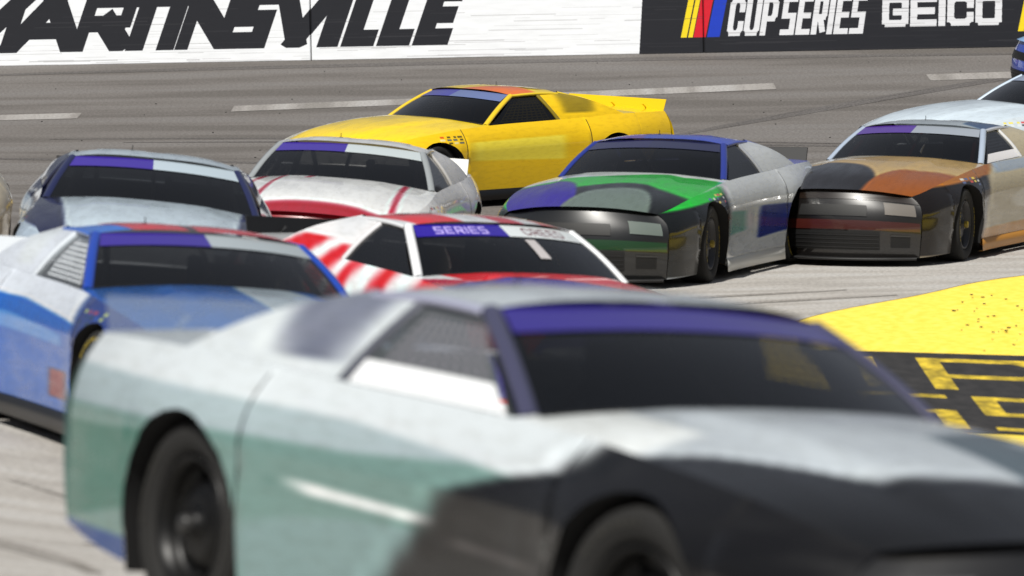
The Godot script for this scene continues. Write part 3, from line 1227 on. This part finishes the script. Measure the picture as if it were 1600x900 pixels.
func roof_flaps() -> Array:
	return [shape("flap1", roof_shape.bind(-0.72, -0.12, 0.62, 0.92, 0.006, 6, 4)), shape("flap2", roof_shape.bind(0.12, 0.72, 0.62, 0.92, 0.006, 6, 4))]


func antenna_shape() -> ArrayMesh:
	var st := begin()
	box(st, Vector3(-0.62, 1.27, 0.18), Vector3(0.006, 0.06, 0.006), Basis(), 0.002)
	box(st, Vector3(-0.62, 1.24, 0.18), Vector3(0.05, 0.03, 0.05), Basis(), 0.008)
	return done(st)


func spoiler_shape() -> ArrayMesh:
	var st := begin()
	box(st, Vector3(-2.40, 0.995, 0), Vector3(0.014, 0.16, 1.56), Basis(Vector3(0, 0, 1), 0.35), 0.004)
	for s in [-0.5, 0.0, 0.5]:
		box(st, Vector3(-2.36, 0.985, s), Vector3(0.10, 0.012, 0.02), Basis(Vector3(0, 0, 1), 0.6), 0.003)
	return done(st)


func dash_shape() -> ArrayMesh:
	var st := begin()
	box(st, Vector3(0.36, 0.80, 0), Vector3(0.42, 0.14, 1.44), Basis(Vector3(0, 0, 1), 0.08), 0.03)
	return done(st)


func seat_shape() -> ArrayMesh:
	var st := begin()
	box(st, Vector3(-0.55, 0.80, -0.34), Vector3(0.14, 0.50, 0.46), Basis(Vector3(0, 0, 1), 0.2), 0.04)
	box(st, Vector3(-0.48, 0.98, -0.56), Vector3(0.26, 0.22, 0.05), Basis(), 0.02)
	box(st, Vector3(-0.48, 0.98, -0.12), Vector3(0.26, 0.22, 0.05), Basis(), 0.02)
	return done(st)


func cage_bars() -> Array:
	var r := []
	for s in [-1.0, 1.0]:
		r.append(one_box(Vector3(0.22, 1.00, s * 0.62), Vector3(0.56, 0.04, 0.04), Basis(Vector3(0, 1, 0), s * -0.22) * Basis(Vector3(0, 0, 1), -0.53), 0.012))
		r.append(one_box(Vector3(-0.66, 0.92, s * 0.60), Vector3(0.045, 0.52, 0.045), Basis(Vector3(1, 0, 0), s * -0.32), 0.014))
		r.append(one_box(Vector3(-1.05, 0.94, s * 0.44), Vector3(0.9, 0.04, 0.04), Basis(Vector3(0, 0, 1), 0.55), 0.012))
	r.append(one_box(Vector3(-0.64, 1.15, 0), Vector3(0.045, 0.045, 1.04), Basis(), 0.014))
	r.append(one_box(Vector3(0.20, 1.05, 0.0), Vector3(0.60, 0.03, 0.03), Basis(Vector3(0, 0, 1), -0.50), 0.01))
	return r


# ------------------------------------------------------------------ the cars
func build_cars() -> void:
	var purple := Color(0.17, 0.08, 0.52)
	var white := Color(0.88, 0.89, 0.90)
	var silver := Color(0.70, 0.73, 0.76)
	var charcoal := Color(0.10, 0.10, 0.11)
	var navy := Color(0.05, 0.07, 0.20)
	# nearest: white, silver and pale teal over charcoal
	stock_car("stock_car", {
		"label": "white and pale teal race car over charcoal, largest and nearest of the field",
		"side": Color(0.42, 0.54, 0.52), "top": Color(0.70, 0.73, 0.755), "nose": Color(0.06, 0.055, 0.055), "nose_band": Color(0.16, 0.15, 0.15), "lamp": Color(0.30, 0.30, 0.31),
		"side_marks": [
			[[-2.5, 0.60, -1.9, 0.64, -1.2, 0.66, -1.35, 0.46, -2.0, 0.34, -2.5, 0.3], Color(0.20, 0.42, 0.37), true],
			[[-2.5, 0.28, -1.6, 0.26, -0.9, 0.2, -0.9, 0.0, -2.5, 0.0], Color(0.08, 0.25, 0.50)],
			[[-0.9, 0.42, 0.2, 0.48, 0.1, 0.20, -0.9, 0.18], Color(0.47, 0.57, 0.57), true],
			[[-0.7, 0.58, 0.9, 0.52, 0.9, 0.50, -0.6, 0.54], Color(0.88, 0.90, 0.90)],
			[[-2.5, 0.80, -0.5, 0.78, 0.7, 0.72, 2.5, 0.62, 2.5, 1.3, -2.5, 1.3], Color(0.76, 0.785, 0.80)],
			[[-2.5, 0.84, -0.4, 0.80, 0.5, 0.74, -0.3, 0.70, -2.5, 0.70], Color(0.60, 0.66, 0.68)],
			[[0.30, 0.64, 0.62, 0.71, 0.95, 0.76, 1.3, 1.0, 2.5, 1.0, 2.5, 0.0, -0.35, 0.0, 0.0, 0.36], Color(0.045, 0.042, 0.044)],
			[[0.35, 0.50, 0.9, 0.47, 0.9, 0.44, 0.3, 0.47], Color(0.22, 0.21, 0.21)],
			[[-0.55, 1.3, -0.66, 0.97, -1.0, 0.97, -1.2, 1.3], Color(0.42, 0.44, 0.50)],
		],
		"top_marks": [
			[[-0.9, -1, 0.2, -1, 0.2, -0.40, -0.9, -0.40], Color(0.80, 0.72, 0.06)],
			[[-0.9, -1, -0.5, -1, -0.62, -0.30, -0.9, -0.30], Color(0.05, 0.36, 0.30)],
			[[-2.5, -0.8, -1.2, -0.65, -1.2, 0.2, -2.5, 0.1], Color(0.12, 0.28, 0.48)],
			[[0.4, 0.55, 1.2, 0.6, 1.3, 1.0, 0.4, 1.0], Color(0.88, 0.90, 0.90)],
			[[1.5, 0.0, 2.6, 0.1, 2.6, -1.0, 0.95, -1.0], Color(0.27, 0.33, 0.36)],
			[[1.15, 1.0, 1.45, 0.74, 1.95, 0.5, 2.1, 0.1, 2.2, -0.2, 2.7, -0.2, 2.7, 1.0], Color(0.06, 0.06, 0.065)],
			[[1.5, -0.28, 2.6, -0.40, 2.6, -0.52, 1.4, -0.42], Color(0.60, 0.64, 0.66)],
		],
		"pillar": Color(0.22, 0.22, 0.32), "bpillar": Color(0.30, 0.31, 0.35), "rail": Color(0.62, 0.63, 0.72), "flap": Color(0.62, 0.63, 0.68), "sail_edge": Color(0.50, 0.54, 0.58),
		"net": Color(0.40, 0.38, 0.41), "net_band": Color(0.90, 0.91, 0.92), "clear_window": true, "skirt": Color(0.20, 0.10, 0.09), "dash": Color(0.45, 0.45, 0.48), "seat": Color(0.30, 0.30, 0.33), "clear_spoiler": true, "tyre_mark": Color(0.16, 0.155, 0.14), "nut": Color(0.2, 0.2, 0.2), "rim": Color(0.07, 0.07, 0.072),
		"banner_one": gloss(Color(0.15, 0.10, 0.46)), "banner_two": gloss(Color(0.15, 0.10, 0.46)),
	}, 0.40, -17.3, deg_to_rad(31.5), 1)
	# blue and white with red roof, left
	stock_car("stock_car", {
		"label": "bright blue race car with red roof and white rear pillars",
		"side": Color(0.02, 0.36, 0.72), "top": Color(0.03, 0.30, 0.58), "nose": Color(0.02, 0.20, 0.45), "nose_band": charcoal, "tail": white,
		"side_marks": [
			[[-2.5, 0.80, -0.4, 0.78, 2.5, 0.60, 2.5, 1.3, -2.5, 1.3], Color(0.80, 0.83, 0.87)],
			[[-2.5, 0.72, -0.6, 0.68, 0.6, 0.62, 0.6, 0.56, -2.5, 0.62], Color(0.30, 0.54, 0.82)],
			[[0.35, 0.42, 0.8, 0.42, 0.8, 0.26, 0.35, 0.26], Color(0.50, 0.05, 0.14)],
			[[0.8, 0.95, 2.5, 0.8, 2.5, 0.2, 1.1, 0.2], Color(0.04, 0.17, 0.44)],
			[[-0.7, 1.3, -0.75, 0.97, -1.0, 0.97, -1.3, 1.3], Color(0.80, 0.83, 0.85)],
		],
		"top_marks": [
			[[-0.9, -0.9, 0.25, -0.9, 0.25, 0.40, -0.9, 0.52], Color(0.82, 0.08, 0.14)],
			[[-0.9, -0.02, 0.25, 0.06, 0.25, 0.10, -0.9, 0.06], Color(0.06, 0.03, 0.04)],
			[[-0.9, 0.52, 0.25, 0.40, 0.25, 1.0, -0.9, 1.0], Color(0.06, 0.42, 0.82)],
			[[0.5, -0.2, 2.6, -0.4, 2.6, 0.0, 1.2, 0.1], Color(0.60, 0.66, 0.70), true],
			[[-2.6, -1, -1.2, -1, -1.2, 1, -2.6, 1], Color(0.80, 0.82, 0.84)],
		],
		"pillar": Color(0.03, 0.22, 0.60), "bpillar": Color(0.80, 0.83, 0.86), "rail": Color(0.06, 0.40, 0.82), "flap": Color(0.76, 0.08, 0.14), "sail_edge": white, "spoiler": Color(0.80, 0.82, 0.84),
		"net": Color(0.88, 0.90, 0.92), "seat": Color(0.05, 0.2, 0.45), "clear_window": true, "banner_one": gloss(purple), "banner_two": gloss(Color(0.62, 0.66, 0.68)),
	}, -1.93, -31.4, deg_to_rad(19), 2)
	# red and white, in the middle
	stock_car("stock_car", {
		"label": "red and white race car with a lettered purple and white windshield banner",
		"side": Color(0.84, 0.84, 0.85), "top": Color(0.84, 0.85, 0.86), "nose": Color(0.16, 0.05, 0.50), "nose_band": Color(0.72, 0.05, 0.10),
		"side_marks": [
			[[-2.5, 0.9, -1.4, 0.5, -0.8, 0.95, -0.6, 0.95, -1.2, 0.3, -2.5, 0.5], Color(0.76, 0.05, 0.10), true],
			[[-0.4, 0.95, -0.26, 0.95, -0.7, 0.1, -1.0, 0.1], Color(0.76, 0.05, 0.10)],
			[[0.1, 0.95, 0.3, 0.95, 0.05, 0.1, -0.3, 0.1], Color(0.76, 0.05, 0.10)],
			[[0.7, 0.9, 2.5, 0.70, 2.5, 0.2, 0.5, 0.2], Color(0.76, 0.05, 0.10)],
			[[1.2, 0.6, 2.5, 0.45, 2.5, 0.2, 1.2, 0.3], purple],
			[[-0.6, 1.3, -0.6, 1.06, -0.9, 1.06, -1.1, 1.3], Color(0.80, 0.81, 0.82)],
			[[-0.9, 1.04, -1.3, 1.04, -1.6, 0.93, -1.1, 0.93], Color(0.76, 0.05, 0.10)],
		],
		"top_marks": [
			[[0.25, 0.56, -0.8, 0.62, -0.8, 0.32, 0.25, 0.26], Color(0.82, 0.02, 0.07)],
			[[0.25, -0.02, -0.8, 0.06, -0.8, -0.16, 0.25, -0.20], Color(0.76, 0.02, 0.12)],
			[[0.25, -0.36, -0.8, -0.34, -0.8, -0.62, 0.25, -0.62], Color(0.80, 0.03, 0.08)],
			[[0.55, 0.7, 0.5, 0.1, 0.6, -0.6, 0.55, -0.95, 2.7, -1.0, 2.7, 0.6, 1.4, 0.6], Color(0.82, 0.02, 0.08)],
			[[1.05, 0.62, 1.25, 0.15, 1.55, -0.2, 1.7, -0.7, 2.7, -0.7, 2.7, 1.0, 1.2, 0.95], Color(0.17, 0.04, 0.52), true],
			[[0.5, 0.95, 1.0, 0.62, 1.05, 0.80, 0.9, 1.0], Color(0.66, 0.06, 0.20)],
		],
		"pillar": Color(0.88, 0.89, 0.90), "bpillar": Color(0.84, 0.84, 0.85), "rail": Color(0.88, 0.89, 0.90), "flap": Color(0.84, 0.80, 0.80), "tab": Color(0.72, 0.70, 0.70),
		"net": Color(0.06, 0.06, 0.065),
		"banner_one": banner_mat("SERIES", Color(0.14, 0.04, 0.55), Color(0.70, 0.64, 0.90), 46.0), "banner_two": banner_mat("CREED", Color(0.80, 0.83, 0.84), Color(0.36, 0.06, 0.10), 46.0),
	}, -0.22, -36.8, deg_to_rad(27), 3)
	# white with red pinstripes
	stock_car("stock_car", {
		"label": "white race car with thin red hood stripes and a crimson front bumper",
		"side": Color(0.84, 0.84, 0.85), "top": Color(0.86, 0.87, 0.87), "nose": Color(0.58, 0.03, 0.12), "nose_band": Color(0.66, 0.05, 0.16), "lamp": Color(0.70, 0.10, 0.2),
		"side_marks": [[[0.4, 0.60, 2.5, 0.62, 2.5, 0.1, -0.5, 0.1], Color(0.58, 0.03, 0.12)], [[-2.5, 0.5, -0.5, 0.35, -0.5, 0.1, -2.5, 0.1], Color(0.70, 0.62, 0.30)]],
		"top_marks": [
			[[0.6, 0.62, 2.6, 0.78, 2.6, 0.83, 0.6, 0.69], Color(0.68, 0.05, 0.18)], [[0.6, 0.40, 2.6, 0.52, 2.6, 0.57, 0.6, 0.45], Color(0.68, 0.05, 0.18)],
			[[0.7, -0.62, 2.6, -0.70, 2.6, -0.66, 0.7, -0.58], Color(0.68, 0.05, 0.18)], [[0.5, 0.1, 1.1, 0.2, 1.1, 0.24, 0.5, 0.14], Color(0.68, 0.05, 0.18)],
			[[2.25, -1, 2.6, -1, 2.6, 1, 2.25, 1], Color(0.60, 0.03, 0.12)],
		],
		"pillar": Color(0.55, 0.57, 0.58), "net": Color(0.05, 0.05, 0.05), "seat": Color(0.55, 0.58, 0.57), "dash": Color(0.22, 0.24, 0.24),
		"banner_two": gloss(Color(0.72, 0.76, 0.77)), "spoiler": Color(0.82, 0.82, 0.80),
	}, -1.50, -46.8, deg_to_rad(-6), 4)
	# pale blue-grey and navy, behind the blue car
	stock_car("stock_car", {
		"label": "pale blue grey race car with navy pillars, beyond the red roofed blue car",
		"side": Color(0.07, 0.09, 0.22), "top": Color(0.70, 0.76, 0.80), "nose": Color(0.08, 0.10, 0.24), "lamp": Color(0.6, 0.63, 0.66),
		"side_marks": [[[-2.5, 0.62, 2.5, 0.5, 2.5, 0.75, -2.5, 0.85], Color(0.60, 0.66, 0.72)]],
		"top_marks": [[[0.5, -1, 2.6, -1, 2.6, -0.6, 0.5, -0.7], Color(0.07, 0.09, 0.22)], [[0.5, 1, 2.6, 1, 2.6, 0.6, 0.5, 0.7], Color(0.07, 0.09, 0.22)]],
		"pillar": Color(0.06, 0.09, 0.26), "seat": Color(0.42, 0.45, 0.46), "banner_two": gloss(Color(0.68, 0.74, 0.78)), "net": Color(0.05, 0.05, 0.05),
	}, -2.86, -40.8, deg_to_rad(4), 5)
	# yellow
	stock_car("stock_car", {
		"label": "yellow race car with an orange roof edge, high on the turn",
		"side": Color(0.90, 0.74, 0.05), "top": Color(0.92, 0.79, 0.06), "nose": Color(0.85, 0.68, 0.05), "nose_band": navy,
		"side_marks": [[[-0.6, 0.75, 0.9, 0.72, 0.9, 0.52, -0.6, 0.48], Color(0.93, 0.85, 0.25)], [[-2.5, 0.35, -0.9, 0.3, -1.2, 0.1, -2.5, 0.1], Color(0.80, 0.45, 0.05)], [[1.0, 0.4, 2.5, 0.4, 2.5, 0.1, 1.2, 0.1], navy], [[-0.7, 1.3, -0.72, 0.98, -1.15, 0.98, -1.3, 1.3], Color(0.55, 0.47, 0.06)]],
		"top_marks": [[[-0.45, -1, 0.3, -1, 0.3, 0.1, -0.45, -0.2], Color(0.88, 0.42, 0.04)], [[0.5, 0.3, 2.6, 0.45, 2.6, 1, 0.5, 1], Color(0.84, 0.82, 0.72)]],
		"pillar": Color(0.86, 0.72, 0.06), "bpillar": Color(0.5, 0.43, 0.05), "net": Color(0.80, 0.70, 0.1), "seat": Color(0.10, 0.10, 0.3), "banner_one": gloss(Color(0.22, 0.22, 0.58)), "banner_two": gloss(Color(0.36, 0.42, 0.60)), "spoiler": Color(0.85, 0.72, 0.05),
	}, -0.5, -60.0, deg_to_rad(-45), 6)
	# blue roof, white and green hood, black nose
	stock_car("stock_car", {
		"label": "silver race car with blue roof, green hood and black green nose",
		"side": Color(0.72, 0.74, 0.76), "top": Color(0.12, 0.24, 0.70), "nose": Color(0.03, 0.035, 0.04), "nose_band": Color(0.04, 0.20, 0.08), "lamp": Color(0.36, 0.40, 0.38), 
		"side_marks": [[[-1.2, 0.60, -0.2, 0.62, -0.1, 0.32, -1.2, 0.36], Color(0.08, 0.16, 0.48)], [[0.9, 0.85, 2.5, 0.75, 2.5, 0.1, 1.0, 0.1], Color(0.05, 0.06, 0.06)], [[0.9, 0.86, 2.5, 0.76, 2.5, 0.66, 1.0, 0.78], Color(0.10, 0.66, 0.20)], [[-2.5, 0.2, 0.8, 0.2, 0.8, 0.1, -2.5, 0.1], Color(0.84, 0.84, 0.82)], [[0.3, 0.6, 0.85, 0.62, 0.9, 0.40, 0.3, 0.42], Color(0.45, 0.62, 0.60)]],
		"top_marks": [[[0.5, -1, 2.6, -1, 2.6, 1, 0.5, 1], Color(0.07, 0.08, 0.08)], [[0.4, -1, 1.0, -1, 1.2, -0.2, 1.5, 0.4, 1.4, 1, 0.4, 1], Color(0.80, 0.83, 0.82)], [[0.75, -1, 1.75, -1, 1.7, -0.3, 2.0, 0.3, 1.75, 0.95, 1.45, 0.8, 1.35, 0.1, 1.0, -0.4], Color(0.10, 0.62, 0.18), true], [[1.7, 0.3, 2.6, 0.1, 2.6, 1, 1.6, 1], Color(0.16, 0.10, 0.50), true], [[1.9, -0.5, 2.6, -0.6, 2.6, 0.1, 2.1, 0.0], Color(0.35, 0.40, 0.38), true], [[-0.9, 0.7, 0.2, 0.3, 0.2, 0.1, -0.9, 0.3], Color(0.35, 0.20, 0.60)]],
		"pillar": Color(0.09, 0.16, 0.48), "bpillar": Color(0.60, 0.62, 0.66), "rail": Color(0.14, 0.26, 0.70), "net": Color(0.05, 0.05, 0.05), "banner_one": gloss(Color(0.10, 0.10, 0.26)), "banner_two": gloss(Color(0.10, 0.11, 0.24)), "skirt": Color(0.75, 0.75, 0.73),
	}, 1.38, -50.2, deg_to_rad(-19), 7)
	# cream and gold, right edge
	stock_car("stock_car", {
		"label": "cream and gold race car with black brown nose beside the yellow infield",
		"side": Color(0.70, 0.66, 0.56), "top": Color(0.60, 0.64, 0.67), "nose": Color(0.045, 0.032, 0.028), "nose_band": Color(0.22, 0.07, 0.05), "lamp": Color(0.40, 0.38, 0.36), "nose_top": Color(0.10, 0.065, 0.04),
		"side_marks": [[[-2.5, 0.32, 1.1, 0.28, 1.1, 0.1, -2.5, 0.1], Color(0.74, 0.52, 0.16)], [[0.6, 0.95, 2.5, 0.80, 2.5, 0.1, 1.0, 0.1], Color(0.07, 0.045, 0.03)], [[0.2, 0.95, 2.5, 0.82, 2.5, 0.72, 0.6, 0.80], Color(0.58, 0.36, 0.12)], [[-2.5, 0.92, 0.4, 0.90, 0.4, 0.80, -2.5, 0.82], Color(0.58, 0.62, 0.67)], [[-2.5, 0.6, -0.4, 0.62, -0.2, 0.44, -2.5, 0.42], Color(0.78, 0.76, 0.70), true]],
		"top_marks": [[[0.5, -1, 2.6, -1, 2.6, 1, 0.5, 1], Color(0.66, 0.55, 0.34)], [[0.5, 0.0, 1.0, 0.1, 1.3, 0.6, 1.2, 1, 0.5, 1], Color(0.70, 0.67, 0.60), true], [[1.7, 0.0, 2.6, -0.3, 2.6, 1, 1.5, 1], Color(0.06, 0.045, 0.04), true], [[1.5, -1, 2.6, -1, 2.6, -0.3, 1.8, -0.4], Color(0.50, 0.27, 0.07), true], [[-0.9, -1, 0.1, -1, -0.1, -0.4, -0.9, -0.3], Color(0.08, 0.24, 0.40)]],
		"pillar": Color(0.60, 0.65, 0.72), "bpillar": Color(0.85, 0.86, 0.88), "rail": Color(0.78, 0.80, 0.84), "net": Color(0.72, 0.74, 0.78), "net_band": Color(0.9, 0.9, 0.92), "banner_one": gloss(Color(0.28, 0.14, 0.52)), "banner_two": gloss(Color(0.55, 0.58, 0.62)), "skirt": Color(0.70, 0.48, 0.14), "cage": Color(0.5, 0.08, 0.10),
	}, 4.10, -53.2, deg_to_rad(-24), 8)
	# light blue, beyond it
	stock_car("stock_car", {
		"label": "pale bluish white race car, farther up than the cream gold one",
		"side": Color(0.74, 0.78, 0.81), "top": Color(0.76, 0.81, 0.85), "nose": Color(0.75, 0.76, 0.75), "nose_band": Color(0.45, 0.55, 0.65),
		"side_marks": [[[-2.5, 0.5, 2.5, 0.45, 2.5, 0.1, -2.5, 0.1], Color(0.80, 0.80, 0.78)]],
		"pillar": Color(0.70, 0.76, 0.82), "net": Color(0.6, 0.65, 0.7), "banner_one": gloss(Color(0.55, 0.60, 0.70)),
	}, 6.35, -62.5, deg_to_rad(-58), 9)
	# blue, nose just coming into view
	stock_car("stock_car", {
		"label": "deep blue race car close to the wall, only its nose showing",
		"side": Color(0.10, 0.22, 0.62), "top": Color(0.50, 0.66, 0.85), "nose": Color(0.12, 0.24, 0.62), "net": Color(0.1, 0.1, 0.1),
	}, 9.5, -74.0, deg_to_rad(-80), 10)
	# cream, left edge
	stock_car("stock_car", {
		"label": "cream race car at the edge, beside the pale blue grey one",
		"side": Color(0.70, 0.66, 0.57), "top": Color(0.66, 0.66, 0.65), "nose": Color(0.70, 0.63, 0.48), "nose_band": Color(0.62, 0.55, 0.40), "net": Color(0.1, 0.1, 0.1),
	}, -5.55, -46.6, deg_to_rad(10), 11)


# ------------------------------------------------------------------ rubber crumbs
func build_debris() -> void:
	var rng := RandomNumberGenerator.new()
	rng.seed = 404
	var st := begin()
	st.set_smooth_group(-1)
	for k in 260:
		var x := 0.0
		var z := 0.0
		if k < 130:
			z = rng.randf_range(-45.5, -41.0)
			x = rng.randf_range(3.6, 6.5)
		else:
			z = rng.randf_range(-79.0, -56.0)
			x = rng.randf_range(-8.0, 8.0)
		var y := ground_at(x, z) + (0.115 if k < 130 else 0.008)
		var s := rng.randf_range(0.006, 0.018)
		box(st, Vector3(x, y + s * 0.25, z), Vector3(s * rng.randf_range(1.0, 2.6), s * 0.6, s), Basis(Vector3.UP, rng.randf() * TAU), 0.004)
	var o := obj("debris", done(st), flat(Color(0.07, 0.065, 0.06), 0.9), self)
	o.set_meta("kind", "stuff")
	tag(o, "dark crumbs of tyre rubber scattered on yellow infield and track", "debris")
